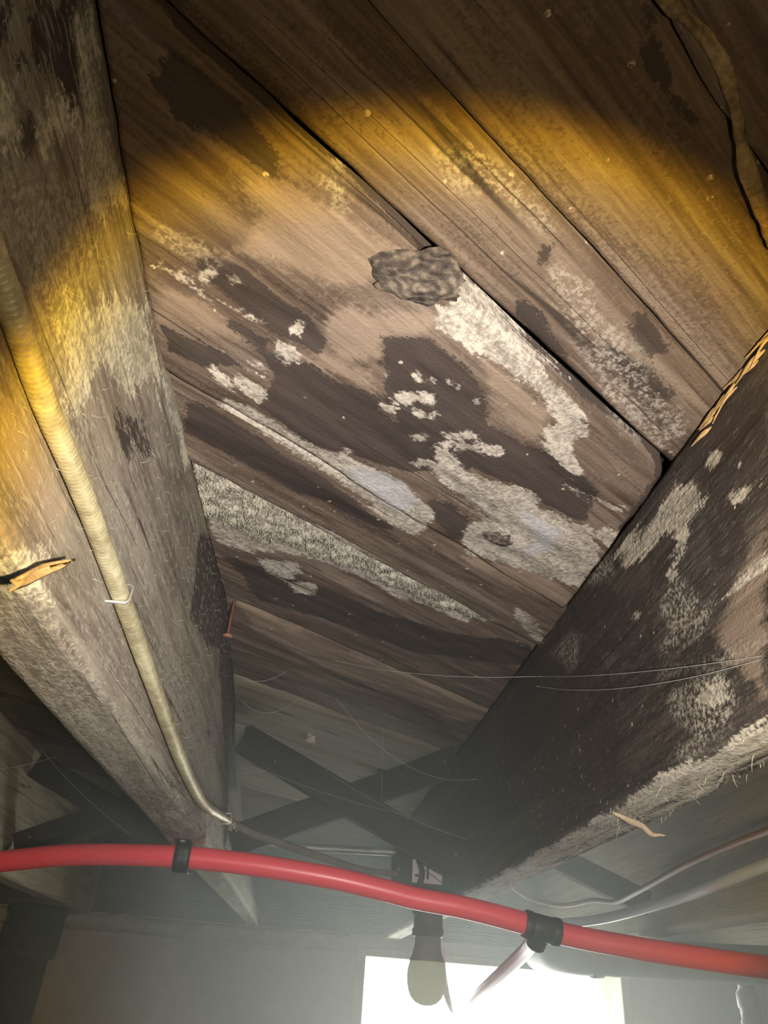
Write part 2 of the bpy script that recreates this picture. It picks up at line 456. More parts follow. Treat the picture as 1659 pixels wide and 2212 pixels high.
def wood_material(name, axis, c_dark, c_mid, c_light, mold=(.40, .355, .30), stained=True, dust=.5, seed=0.0, fuzz=0.0, patch=0.0, relief=.6):
    """old sawn timber; grain runs along local axis; stains and painted shade come from the mesh attributes"""
    k = NT(name)
    tc = k.add('ShaderNodeTexCoord').outputs['Object']
    oi = k.add('ShaderNodeObjectInfo').outputs['Random']
    off = k.add('ShaderNodeVectorMath', operation='SCALE'); off.inputs[0].default_value = (7.3, 3.1, 5.7)
    k.link(oi, off.inputs['Scale'])
    ad = k.add('ShaderNodeVectorMath', operation='ADD'); k.link(tc, ad.inputs[0]); k.link(off.outputs[0], ad.inputs[1])
    co = ad.outputs[0]
    sg = [1.0, 1.0, 1.0]; sg[axis] = .045
    sg2 = [1.0, 1.0, 1.0]; sg2[axis] = .28
    g = k.mapping(co, tuple(sg)); g2 = k.mapping(co, tuple(sg2))
    grain = k.noise(g, 210, 2.5, .65, .35)
    grain_b = k.noise(g, 55, 2, .6, .6)
    blot = k.noise(g2, 16, 2, .6, .4)
    edge = k.noise(g2, 90, 3, .7, .3)
    fine = k.noise(co, 420, 1.5, .7)
    v = k.math('ADD', k.math('MULTIPLY', grain, .45), k.math('ADD', k.math('MULTIPLY', grain_b, .35), k.math('MULTIPLY', blot, .35)))
    col = k.ramp(v, [(.40, c_dark), (.55, c_mid), (.72, c_light)])
    h = k.math('ADD', k.math('MULTIPLY', grain, .6), k.math('MULTIPLY', fine, .4))
    big = k.noise(g2, 34, 2, .72, .8)
    gran = k.noise(co, 260, 2, .75)
    c5 = lambda v_, m_: k.math('MULTIPLY', k.math('SUBTRACT', v_, .5), m_)
    jag = k.math('ADD', k.math('ADD', c5(big, 1.5), c5(edge, 1.3)), k.math('ADD', c5(grain_b, .7), c5(grain, .9)))
    jag2 = k.math('ADD', jag, k.math('ADD', c5(gran, .9), c5(fine, .5)))
    # drying cracks along the grain
    gc = [1.0, 1.0, 1.0]; gc[axis] = .022
    cr = k.noise(k.mapping(co, tuple(gc)), 46, 1.5, .55, .25)
    crack = k.math('SUBTRACT', 1.0, k.step(k.math('ABSOLUTE', k.math('SUBTRACT', cr, .5)), .0, .016))
    crack = k.math('MULTIPLY', crack, k.step(blot, .48, .60))
    col = k.mix(k.math('MULTIPLY', k.step(k.math('ADD', gran, c5(edge, .6)), .52, .74), .38), col, c_light)
    col = k.mix(k.math('MULTIPLY', k.step(k.math('ADD', fine, c5(big, .8)), .54, .74), .45), col, c_dark)
    if patch > 0:
        # lint and mildew lying in loose patches of their own
        pn = k.noise(g2, 11, 3, .68, .5)
        f0 = k.step(k.math('ADD', pn, c5(edge, .6)), .48, .70)
        pcol = k.mix(fine, tuple(q * .55 for q in mold), tuple(q * .95 for q in mold))
        col = k.mix(k.math('MULTIPLY', f0, patch), col, pcol)
    if stained:
        sa = k.add('ShaderNodeAttribute', attribute_name='stain_shade_a'); sb = k.add('ShaderNodeAttribute', attribute_name='stain_b')
        a = k.add('ShaderNodeSeparateColor'); k.link(sa.outputs['Color'], a.inputs[0])
        b = k.add('ShaderNodeSeparateColor'); k.link(sb.outputs['Color'], b.inputs[0])
        f = k.step(k.math('ADD', a.outputs[2], k.math('MULTIPLY', jag2, .55)), .25, .80)
        tanc = k.mix(grain, tuple(q * .62 for q in TAN), TAN)
        col = k.mix(k.math('MULTIPLY', f, .62), col, tanc)
        f = k.step(k.math('ADD', a.outputs[0], k.math('MULTIPLY', jag2, .50)), .44, .57)
        dkc = k.mix(grain_b, (.018, .014, .013), (.070, .053, .046))
        col = k.mix(k.math('MULTIPLY', f, .92), col, dkc)
        f = k.math('MULTIPLY', k.step(k.math('ADD', b.outputs[0], k.math('MULTIPLY', jag, .55)), .30, .95), k.step(k.math('ADD', gran, c5(fine, .5)), .40, .66))
        col = k.mix(k.math('MULTIPLY', f, .8), col, tuple(q * .85 for q in mold))
        f = k.step(k.math('ADD', a.outputs[1], k.math('MULTIPLY', jag2, .55)), .44, .66)
        plc = k.mix(k.step(k.math('ADD', gran, c5(edge, .8)), .30, .72), tuple(q * .55 for q in mold), tuple(min(1, q * 1.2) for q in mold))
        col = k.mix(k.math('MULTIPLY', f, .93), col, plc)
        h = k.math('ADD', h, k.math('MULTIPLY', a.outputs[1], gran))
        f = k.step(k.math('ADD', b.outputs[1], k.math('MULTIPLY', jag, .3)), .30, .8)
        col = k.mix(k.math('MULTIPLY', f, .80), col, k.mix(gran, (.30, .29, .30), (.46, .45, .46)))
    col = k.mix(k.math('MULTIPLY', crack, .8), col, (.018, .014, .012))
    # dust flecks
    vo = k.add('ShaderNodeTexVoronoi'); vo.inputs['Scale'].default_value = 95; k.link(co, vo.inputs['Vector'])
    rnd = k.add('ShaderNodeSeparateColor'); k.link(vo.outputs['Color'], rnd.inputs[0])
    fl = k.math('MULTIPLY', k.math('LESS_THAN', vo.outputs['Distance'], .16), k.math('LESS_THAN', rnd.outputs[0], .16))
    fl = k.math('MULTIPLY', fl, k.step(fine, .38, .6))
    col = k.mix(k.math('MULTIPLY', fl, dust), col, (.50, .45, .37))
    if fuzz > 0:
        fz = k.step(k.noise(k.mapping(co, tuple(1.0 if i != axis else .25 for i in range(3))), 330, 1.5, .8, .3), .50, .72)
        col = k.mix(k.math('MULTIPLY', fz, fuzz), col, (.40, .365, .30))
        h = k.math('ADD', h, k.math('MULTIPLY', fz, .4))
    k.link(col, k.b.inputs['Base Color'])
    k.b.inputs['Roughness'].default_value = .82
    k.b.inputs['Specular IOR Level'].default_value = .22
    k.link(k.bump(h, relief, .0020), k.b.inputs['Normal'])
    return k.m

def plain(name, c, rough=.5, spec=.4, metal=0.0, var=.25, scale=60, bump=.15, c2=None):
    k = NT(name)
    tc = k.add('ShaderNodeTexCoord').outputs['Object']
    n = k.noise(tc, scale, 3, .65); n2 = k.noise(tc, scale * .17, 2, .6, .5)
    f = k.math('ADD', k.math('MULTIPLY', n, .5), k.math('MULTIPLY', n2, .5))
    a = tuple(q * (1 - var) for q in c); b = tuple(min(1, q * (1 + var)) for q in (c2 or c))
    k.link(k.ramp(f, [(.33, a), (.68, b)]), k.b.inputs['Base Color'])
    k.b.inputs['Roughness'].default_value = rough; k.b.inputs['Specular IOR Level'].default_value = spec
    k.b.inputs['Metallic'].default_value = metal
    if bump: k.link(k.bump(n, bump, .002), k.b.inputs['Normal'])
    return k.m

M = {}
M['plank'] = wood_material('plank_wood', 0, (.045, .031, .024), (.112, .080, .060), (.205, .158, .125), dust=.8)
M['joist_left'] = wood_material('fuzzy_joist_wood', 1, (.075, .060, .048), (.185, .155, .125), (.30, .265, .215), mold=(.48, .45, .35), fuzz=.5, patch=.4, relief=.32)
M['joist_right'] = wood_material('sooty_joist_wood', 1, (.018, .016, .014), (.045, .037, .032), (.095, .078, .066), mold=(.46, .415, .335), dust=.9, fuzz=.10, relief=.45)
M['joist_far'] = wood_material('aged_joist_wood', 1, (.14, .12, .085), (.27, .235, .165), (.40, .35, .25), stained=False, fuzz=.25)
M['plank_far'] = wood_material('daylit_plank_wood', 0, (.10, .085, .055), (.20, .175, .125), (.30, .27, .20), stained=False, dust=.4)  # paler copy of the plank wood, window daylight put into its colour
M['strut'] = wood_material('strut_wood', 0, (.012, .012, .010), (.022, .021, .019), (.040, .038, .033), stained=False, dust=.7)  # darkened so the struts look silhouetted against the daylight
M['rim'] = wood_material('rim_wood', 0, (.030, .027, .022), (.055, .049, .040), (.085, .075, .060), stained=False)
kk = NT('knot_wood')
ko = kk.add('ShaderNodeTexCoord').outputs['Object']
wv = kk.add('ShaderNodeTexWave', wave_type='RINGS', rings_direction='Z'); kk.link(kk.mapping(ko, (.62, 1.0, .2)), wv.inputs['Vector'])
wv.inputs['Scale'].default_value = 62; wv.inputs['Distortion'].default_value = 9.0; wv.inputs['Detail'].default_value = 3; wv.inputs['Detail Scale'].default_value = 1.6
kn = kk.noise(ko, 260, 3, .7); kn2 = kk.noise(ko, 75, 2, .6)
kv = kk.math('ADD', kk.math('MULTIPLY', wv.outputs['Fac'], .13), kk.math('ADD', kk.math('MULTIPLY', kn, .40), kk.math('MULTIPLY', kn2, .55)))
kk.link(kk.ramp(kv, [(.36, (.022, .018, .018)), (.54, (.080, .065, .055)), (.72, (.20, .165, .125))]), kk.b.inputs['Base Color'])
kk.b.inputs['Roughness'].default_value = .85; kk.b.inputs['Specular IOR Level'].default_value = .2
kk.link(kk.bump(kv, .9, .003), kk.b.inputs['Normal'])
M['knot'] = kk.m
M['splinter'] = plain('splinter_wood', (.42, .34, .23), .8, .2, var=.35, scale=200, bump=.3)
M['torn'] = plain('torn_wood', (.40, .27, .12), .8, .2, var=.4, scale=250, bump=.4)
M['ridge'] = plain('split_plank_wood', (.26, .19, .105), .85, .15, var=.6, scale=260, bump=.8)
M['mold'] = plain('mold_growth', (.40, .37, .28), .95, .1, var=.40, scale=420, bump=.6, c2=(.44, .41, .34))
M['slab'] = plain('upper_boards', (.03, .025, .02), .9, .1)
M['wall'] = plain('cement_wall', (.33, .26, .19), .9, .15, var=.16, scale=45, bump=.4)
M['trim'] = plain('mortar_ledge', (.36, .31, .25), .95, .1, var=.3, scale=70, bump=.9)
M['floor'] = plain('concrete_floor', (.06, .057, .05), .9, .2, var=.2, scale=20)
M['frame'] = plain('window_frame_paint', (.30, .30, .20), .6, .3, var=.3, scale=90, bump=.3)
M['red'] = plain('red_plastic_tube', (.86, .060, .090), .40, .45, var=.05, scale=30, bump=.03)
M['black'] = plain('black_plastic', (.018, .019, .022), .5, .4, var=.2)
M['iron'] = plain('black_iron', (.022, .027, .024), .75, .3, var=.35, scale=70, bump=.5)
M['blue'] = plain('pale_blue_plastic_tube', (.82, .90, .98), .18, .7, var=.05, bump=.03)
M['copper'] = plain('brown_cable_sheath', (.22, .115, .065), .55, .35, var=.15)
M['pvc'] = plain('grey_plastic_pipe', (.20, .21, .19), .5, .4, var=.15, bump=.08)
M['pvc_pale'] = plain('pale_grey_plastic_pipe', (.46, .46, .42), .5, .4, var=.12, bump=.08)
M['armor'] = plain('armoured_cable_steel', (.42, .35, .19), .48, .5, metal=.35, var=.35, scale=160, bump=.3, c2=(.50, .46, .30))
M['sheath'] = plain('dusty_cable_sheath', (.16, .14, .11), .8, .2, var=.3, scale=150)
M['steel'] = plain('dull_steel', (.30, .31, .29), .5, .5, metal=.6, var=.3, scale=120)
M['staple'] = plain('bright_staple_steel', (.55, .53, .48), .35, .6, metal=.7, var=.2)
M['rust'] = plain('rusty_nail', (.40, .17, .11), .7, .3, var=.3, scale=300)
M['bakelite'] = plain('brown_lamp_holder', (.085, .065, .058), .5, .4, var=.12)
M['collar'] = plain('bulb_collar_plastic', (.22, .20, .19), .5, .4, var=.06)
M['label'] = plain('white_paper_label', (.62, .57, .58), .7, .2, var=.05)
M['web'] = plain('cobweb_silk', (.42, .43, .40), .7, .3, var=.1, bump=0)
M['lint'] = plain('lint', (.46, .42, .34), .9, .1, var=.25, scale=300, bump=0)
kb = NT('frosted_bulb'); kb.b.inputs['Base Color'].default_value = (.88, .88, .68, 1); kb.b.inputs['Roughness'].default_value = .22
tl = kb.add('ShaderNodeBsdfTranslucent'); tl.inputs[0].default_value = (.97, .97, .84, 1)
km = kb.add('ShaderNodeMixShader'); km.inputs[0].default_value = .92
kb.link(kb.b.outputs[0], km.inputs[1]); kb.link(tl.outputs[0], km.inputs[2]); kb.link(km.outputs[0], kb.n['Material Output'].inputs['Surface'])
M['bulb'] = kb.m
kg = NT('window_glass')
tr = kg.add('ShaderNodeBsdfTransparent'); gl = kg.add('ShaderNodeBsdfGlossy'); gl.inputs['Roughness'].default_value = .05
mx = kg.add('ShaderNodeMixShader'); mx.inputs[0].default_value = .05
kg.link(tr.outputs[0], mx.inputs[1]); kg.link(gl.outputs[0], mx.inputs[2]); kg.link(mx.outputs[0], kg.n['Material Output'].inputs['Surface'])
M['glass'] = kg.m
mt = M['blue'].node_tree; tb = mt.nodes.new('ShaderNodeBsdfTranslucent'); tb.inputs[0].default_value = (.75, .86, 1.0, 1)
mb = mt.nodes.new('ShaderNodeMixShader'); mb.inputs[0].default_value = .35
pb = mt.nodes['Principled BSDF']; pb.inputs['Coat Weight'].default_value = 1.0; pb.inputs['Coat Roughness'].default_value = .12; pb.inputs['Coat IOR'].default_value = 1.9
pr = M['red'].node_tree.nodes['Principled BSDF']; pr.inputs['Coat Weight'].default_value = .35; pr.inputs['Coat Roughness'].default_value = .3
mt.links.new(mt.nodes['Principled BSDF'].outputs[0], mb.inputs[1]); mt.links.new(tb.outputs[0], mb.inputs[2]); mt.links.new(mb.outputs[0], mt.nodes['Material Output'].inputs['Surface'])

# ================================================================== the cellar shell
XW0, XW1, YB, YF = -1.95, 2.35, -2.0, 2.20        # side walls, wall behind, window wall
ZC, ZB = .35, .14                                # underside of the boards, underside of the joists
def struct(name, geo, mat, smooth=False):
    V, F = geo
    c = (V.min(0) + V.max(0)) / 2; c[2] = V[:, 2].min()
    return tag(mesh_obj(name, V - c, F, mat, None, c, smooth), kind='structure')
struct('floor', box_geo(XW0 - .2, XW1 + .2, YB - .2, YF + .25, -Z0 - .1, -Z0), M['floor'])
struct('wall_back', box_geo(XW0, XW1, YB - .2, YB, -Z0, ZC + .12), M['wall'])
struct('wall_left', box_geo(XW0 - .2, XW0, YB - .2, YF + .25, -Z0, ZC + .12), M['wall'])
struct('wall_right', box_geo(XW1, XW1 + .2, YB - .2, YF + .25, -Z0, ZC + .12), M['wall'])
WX0, WX1, WZ0, WZ1 = .185, .905, -.48, .118       # window opening in the wall
struct('wall_front', join([box_geo(XW0, WX0, YF, YF + .25, -Z0, .145), box_geo(WX1, XW1, YF, YF + .25, -Z0, .145),
                           box_geo(WX0, WX1, YF, YF + .25, -Z0, WZ0), box_geo(WX0, WX1, YF, YF + .25, WZ1, .145)]), M['wall'])
# timber rim standing on the wall, behind the joist ends
struct('trim_1', box_geo(XW0, XW1, YF + .0, YF + .25, .145, ZC + .12), M['rim'])
# rough mortar ledge along the top of the wall
nu, nv = 260, 9
xs = np.linspace(XW0, WX0 - .02, nu)
prof = np.array([(0, .142), (-.014, .140), (-.024, .134), (-.027, .126), (-.024, .117), (-.016, .110), (-.008, .106), (0, .104), (.0, .104)])
V = []
for x in xs:
    for (dy, z) in prof: V.append((x, YF + dy, z))
V = np.array(V)
dn = fbm(np.c_[V[:, 0] * 22, V[:, 1] * 40, V[:, 2] * 40], 5)
mv = V[:, 1] < YF - .001
V[mv, 1] -= np.clip(dn[mv] * .016, -.02, .02); V[mv, 2] += dn[mv] * .010 + .006 * fbm(np.c_[V[mv, 0] * 7, V[mv, 0] * 0, V[mv, 0] * 0], 9)
struct('trim_2', (V, grid_faces(nu, nv, flip=True)), M['trim'], True)

# window: frame of four bars and one pane
wn = tag(empty('window_1', (.545, YF, WZ0)), kind='structure')
wp = (-.545, -YF, -WZ0)
def wpart(name, geo, mat):
    V, F = geo
    return mesh_obj(name, V + np.array(wp), F, mat, wn, smooth=False)
for nm, b in (('frame_bar', (WX0, WX0 + .026, YF - .012, YF + .06, WZ0, WZ1)), ('frame_bar', (WX1 - .026, WX1, YF - .012, YF + .06, WZ0, WZ1)),
              ('frame_bar', (WX0 + .026, WX1 - .026, YF - .012, YF + .06, WZ1 - .020, WZ1)), ('frame_bar', (WX0 + .026, WX1 - .026, YF - .012, YF + .06, WZ0, WZ0 + .03))):
    bevel(wpart(nm, box_geo(*b), M['frame']), .004)
wpart('pane', box_geo(WX0 + .026, WX1 - .026, YF + .03, YF + .034, WZ0 + .03, WZ1 - .02), M['glass'])

# ================================================================== the boards overhead
TH = math.radians(37.0); CT, ST = math.cos(TH), math.sin(TH)
ceil = tag(empty('ceiling', (0, 0, ZC)), kind='structure')
def lin(a, b, d): return np.linspace(a, b, max(2, int(round((b - a) / d)) + 1))
def plank(n0, n1, dz, x0=XW0 + .02, x1=XW1 - .02, fine=True, seed=0, thick=.020, mat='plank', wav=.0012, cup=.0012, rough=.0012, edge_round=.0022, stains=True):
    nm = (n0 + n1) / 2
    lo_f = lambda n: np.maximum((x0 + ST * n) / CT, (YB + .02 - CT * n) / ST)      # plank ends follow the joist or wall they meet
    hi_f = lambda n: np.minimum((x1 + ST * n) / CT, (YF - .004 - CT * n) / ST)
    lo, hi = float(lo_f(nm)), float(hi_f(nm))
    if hi - lo < .05: return None
    fa, fb = (-.135 + ST * nm) / CT - .07, (.262 + ST * nm) / CT + .07
    d = .0032 if fine else .02
    if fine:
        fa = max(fa, lo); fb = min(fb, hi)
        us = np.unique(np.round(np.r_[lin(lo, fa, .04) if fa > lo + .001 else [lo], lin(fa, fb, d), lin(fb, hi, .04) if hi > fb + .001 else [hi]], 5))
    else:
        us = lin(lo, hi, .03)
    vs_ = lin(n0, n1, d)
    U, W = np.meshgrid(us, vs_, indexing='ij'); nu, nv = U.shape
    w = W.ravel().copy()
    l_, h_ = lo_f(w), np.maximum(hi_f(w), lo_f(w) + .01)
    u = l_ + (U.ravel() - lo) / (hi - lo) * (h_ - l_)
    t = (w - n0) / (n1 - n0)
    e0 = wav * fbm(np.c_[u * 14, u * 0 + n0 * 31, u * 0], seed) * 2; e1 = wav * fbm(np.c_[u * 14, u * 0 + n1 * 31, u * 0], seed + 50) * 2
    w = w + e0 * (1 - t) + e1 * t
    z = rough * fbm(np.c_[u * 16, w * 60, w * 0], seed + 3, 4) * 1.6 + cup * (4 * (t - .5) ** 2 - .5)
    ed = np.minimum(w - w.min() if False else (t * (n1 - n0)), (1 - t) * (n1 - n0))
    z = z + edge_round * np.clip(1 - ed / edge_round, 0, 1) ** 2
    um, wm = (lo + hi) / 2, nm
    V = np.c_[u - um, w - wm, z + dz]
    F = grid_faces(nu, nv, flip=True)
    # sides and top
    rim_i = [i * nv for i in range(nu)] + [(nu - 1) * nv + j for j in range(1, nv)] + [i * nv + nv - 1 for i in range(nu - 2, -1, -1)] + [j for j in range(nv - 2, 0, -1)]
    top = V[rim_i].copy(); top[:, 2] = dz + thick
    n0_ = len(V); V = np.vstack([V, top]); L = len(rim_i)
    for i in range(L):
        F.append((rim_i[i], n0_ + i, n0_ + (i + 1) % L, rim_i[(i + 1) % L]))
    F.append(tuple(range(n0_, n0_ + L)))
    cx, cy = CT * um - ST * wm, ST * um + CT * wm
    o = mesh_obj('plank', V, F, M[mat], ceil, (cx, cy, 0), True, (0, 0, TH))
    uu = V[:, 0] + um; ww = V[:, 1] + wm
    P = np.c_[CT * uu - ST * ww, ST * uu + CT * ww]
    st = stain_shade_values(P * (.345 / (ZC + dz)), CEILING_STAINS_SHADE) if (fine and stains) else {}
    if stains:                                  # plank sides darkened, painting shade into the gaps
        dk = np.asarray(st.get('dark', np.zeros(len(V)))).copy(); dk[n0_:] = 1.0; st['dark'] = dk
    put_stains_shade(o.data, st, len(V))
    return o

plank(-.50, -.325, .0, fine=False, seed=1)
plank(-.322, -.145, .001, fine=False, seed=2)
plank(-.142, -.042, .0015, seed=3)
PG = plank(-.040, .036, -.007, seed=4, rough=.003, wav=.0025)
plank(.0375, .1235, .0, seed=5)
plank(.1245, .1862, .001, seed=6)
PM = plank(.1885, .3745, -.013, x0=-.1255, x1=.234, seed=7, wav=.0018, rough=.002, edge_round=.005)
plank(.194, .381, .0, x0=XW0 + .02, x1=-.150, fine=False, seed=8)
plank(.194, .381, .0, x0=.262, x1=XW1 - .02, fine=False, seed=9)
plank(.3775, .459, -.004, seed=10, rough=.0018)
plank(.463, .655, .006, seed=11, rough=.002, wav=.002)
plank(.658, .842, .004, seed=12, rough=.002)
q = .845
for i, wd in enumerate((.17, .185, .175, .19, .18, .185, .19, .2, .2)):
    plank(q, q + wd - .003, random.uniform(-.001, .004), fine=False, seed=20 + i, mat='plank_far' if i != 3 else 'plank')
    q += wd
tag(mesh_obj('upper_boards', *box_geo(XW0, XW1, YB, YF, .032, .06), M['slab'], ceil, smooth=False))

# knot standing out of the mouldy plank
def lump(name, rx, ry, rz, mat, parent, loc, seed, rotz=0, nu=44, nv=22, amp=.18):
    V = []
    for i in range(nv + 1):
        ph = math.pi / 2 * i / nv
        for j in range(nu):
            a = 2 * math.pi * j / nu
            V.append((math.sin(ph) * math.cos(a), math.sin(ph) * math.sin(a), -math.cos(ph) ** .85))
    V = np.array(V)
    d = 1 + amp * fbm(V * np.array([2.2, 2.2, 1]), seed, 3)
    r = np.hypot(V[:, 0], V[:, 1])
    V[:, :2] *= (1 + 2.0 * amp * fbm(np.c_[V[:, :2] * 1.9, V[:, 2] * 0], seed + 4))[:, None]
    V[:, 2] *= d
    V[:, 2] += .10 * np.sin(V[:, 0] * 9 + 3 * V[:, 1] + 2 * fbm(V * 2, 77)) * (1 - r * .6)
    V *= np.array([rx, ry, rz])
    return mesh_obj(name, V, grid_faces(nv + 1, nu, 0, True), mat, parent, loc, True, (0, 0, rotz))
def on_plank(o, x, y, z):        # world x, y to the local frame of a plank
    dx, dy = x - o.location.x, y - o.location.y
    return (CT * dx + ST * dy, -ST * dx + CT * dy, z)
tag(lump('knot', .0270, .0170, .0050, M['knot'], PM, on_plank(PM, .0312, .2720, -.0115), 3, math.radians(-35), amp=.30), 'grey-brown knot standing proud of the plank')
tag(lump('knot', .017, .0105, .0045, M['knot'], PM, on_plank(PM, .1405, .526, -.0120), 9, math.radians(-10)), 'dark oval knot')

# raised split edge on the plank nearest the camera
RG = np.array([(.090, .110, .341), (.1052, .1209, .3400), (.1171, .1259, .3395), (.131, .1343, .339), (.1477, .1507, .339), (.1697, .1794, .3385), (.1859, .1961, .3385), (.1996, .2122, .340), (.21, .223, .341)])
rgp = catmull(RG, 10)
rl = np.array([on_plank(PG, x, y, z - ZC) for x, y, z in rgp])
V, F = tube_geo(rl, np.interp(np.linspace(0, 1, len(rl)), [0, .2, .5, .75, .9, 1], [.0025, .0034, .0026, .0040, .0036, .001]), 12)
V[:, 2] = rl[:, 2].mean() + (V[:, 2] - rl[:, 2].mean()) * .55
V += .0024 * np.c_[.3 * fbm(V * 190, 61), fbm(V * np.array([60, 240, 240]), 62), .6 * fbm(V * np.array([60, 240, 240]), 63)]
tag(mesh_obj('split_edge', V, F, M['ridge'], PG), 'raised split edge of lighter wood')

# ================================================================== joists
def joist(name, ys, corners, mat, table=None, fine_faces=('R', 'B'), seed=0, face_amp=.0015, label='', group=None, stain_w=.009, dust_and_torchlight=False):
    """corners(y) -> xl_bottom, xr_bottom, xl_top, xr_top, z_bottom"""
    rows = []; nf = 44; nb = 12
    for y in ys:
        a, b, c, d, zb = corners(y)
        R = [(d + (b - d) * t, y, ZC - .0005 + (zb - ZC) * t) for t in np.linspace(0, 1, nf)]        # right side, downward
        Bm = [(b + (a - b) * t, y, zb) for t in np.linspace(0, 1, nb)[1:]]                     # underside, to the left
        Lf = [(a + (c - a) * t, y, zb + (ZC - .0005 - zb) * t) for t in np.linspace(0, 1, nf)[1:]]
        rows.append(R + Bm + Lf)
    V = np.array(rows); nu, nv = V.shape[:2]; V = V.reshape(-1, 3)
    n = fbm(V * np.array([60, 9, 60]), seed, 4); n2 = fbm(V * np.array([25, 4, 25]), seed + 7, 2)
    idx = np.tile(np.arange(nv), nu)
    side = np.where(idx < nf - 1, 1, np.where(idx < nf + nb - 2, 0, -1))
    V[:, 0] += np.where(side == 1, 1, np.where(side == -1, -1, 0)) * (n * face_amp + n2 * face_amp)
    V[:, 2] += np.where(side == 0, 1, 0) * (n * face_amp * 1.2)
    # ease the two lower arrises
    for k0, s in ((nf - 1, -1), (nf + nb - 2, 1)):
        m = idx == k0
        V[m, 2] += .003 + .002 * n[m]; V[m, 0] += s * (.0025 + .002 * n[m])
    F = grid_faces(nu, nv, 0, True)
    F.append(tuple(range(nv))); F.append(tuple(range((nu - 1) * nv, nu * nv))[::-1])
    root = empty(name, (V[:, 0].mean(), ys[0], ZB))
    org = np.array([V[:, 0].mean(), ys[0], ZB])
    o = mesh_obj('beam', V - org, F, mat, root)
    st = stain_shade_values(V[:, 1:], table, stain_w) if table else {}
    if dust_and_torchlight:                       # pale dust on the underside; far end paled in place of torch light
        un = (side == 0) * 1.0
        if dust_and_torchlight == 'far':
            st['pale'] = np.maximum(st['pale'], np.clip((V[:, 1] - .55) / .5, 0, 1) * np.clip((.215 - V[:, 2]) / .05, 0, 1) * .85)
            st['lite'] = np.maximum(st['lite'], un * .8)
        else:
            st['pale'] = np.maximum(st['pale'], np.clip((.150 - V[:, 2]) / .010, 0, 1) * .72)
    put_stains_shade(o.data, st, len(V))
    tag(root, label, 'joist', group)
    return root, org

fine_y = np.unique(np.round(np.r_[np.linspace(-1.95, .08, 60), np.arange(.08, 1.15, .004), np.linspace(1.15, 2.196, 90)], 5))
def cL(y):
    br = np.interp(y, [-2, .3, .6, .85, 1.2, 2.2], [-.145, -.128, -.112, -.104, -.095, -.063])
    bl = np.interp(y, [-2, .41, .69, 1.12, 2.2], [-.190, -.172, -.161, -.147, -.094])
    tr = np.interp(y, [-2, .16, .35, .6, .72, .9, 1.3, 1.85, 2.2], [-.130, -.128, -.125, -.114, -.106, -.109, -.120, -.135, -.135])
    return bl, br, tr - .046, tr, .14
def cR(y):
    return np.interp(y, [0, .4, 1.3], [.243, .243, .253]), np.interp(y, [0, .44, .65, 1.3], [.285, .287, .294, .296]), .243, .290, .14
JL, JLo = joist('floor_joist', fine_y, cL, M['joist_left'], LEFT_STAINS_SHADE, seed=1, stain_w=.018, dust_and_torchlight='far',
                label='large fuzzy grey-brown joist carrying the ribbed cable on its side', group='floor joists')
JR, JRo = joist('floor_joist', fine_y, cR, M['joist_right'], RIGHT_STAINS, seed=2, dust_and_torchlight='under', stain_w=.011,
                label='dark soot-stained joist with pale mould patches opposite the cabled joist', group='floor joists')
cy = np.linspace(-1.95, 2.196, 160)
joist('floor_joist', cy, lambda y: (-.545, -.495, -.545, -.495, .14), M['joist_far'], seed=3, face_amp=.002,
      label='short-looking knotty joist end above the black soil pipe', group='floor joists')
joist('floor_joist', cy, lambda y: (.665, .715, .665, .715, .14), M['joist_far'], seed=4, face_amp=.002,
      label='pale greenish joist behind the pale blue tube', group='floor joists')
joist('floor_joist', cy, lambda y: (1.085, 1.135, 1.085, 1.135, .14), M['joist_far'], seed=5, face_amp=.002,
      label='rightmost joist above the grey drain pipe', group='floor joists')

# ================================================================== cross bridging
def strut(p0, p1, w, t, label, mat=None):
    p0 = np.array(p0); p1 = np.array(p1); d = p1 - p0; L = np.linalg.norm(d)
    n = 24
    V = []
    for i in range(n):
        x = -L / 2 + L * i / (n - 1)
        for (yy, zz) in ((-t, -w), (0, -w), (t, -w), (t, 0), (t, w), (0, w), (-t, w), (-t, 0)):
            V.append((x, yy, zz))
    V = np.array(V); V += .0012 * np.c_[0 * V[:, 0], fbm(V * 40, 3), fbm(V * 40, 8)]
    F = grid_faces(n, 8, 0, True); F.append(tuple(range(8))); F.append(tuple(range((n - 1) * 8, n * 8))[::-1])
    o = mesh_obj('bridging_strut', V, F, mat or M['strut'], None, (p0 + p1) / 2, False)
    o.rotation_euler = (0, -math.atan2(d[2], d[0]), 0)
    return tag(o, label, 'bracing', 'cross bridging between the joists')
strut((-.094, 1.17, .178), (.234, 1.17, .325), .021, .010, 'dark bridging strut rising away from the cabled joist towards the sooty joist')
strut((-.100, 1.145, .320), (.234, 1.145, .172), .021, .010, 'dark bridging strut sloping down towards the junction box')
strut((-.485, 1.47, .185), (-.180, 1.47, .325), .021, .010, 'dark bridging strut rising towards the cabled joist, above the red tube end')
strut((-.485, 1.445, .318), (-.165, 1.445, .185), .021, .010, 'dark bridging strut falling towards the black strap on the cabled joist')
strut((.312, 1.47, .315), (.655, 1.47, .185), .021, .010, 'dark bridging strut between the sooty joist and the brown cable')

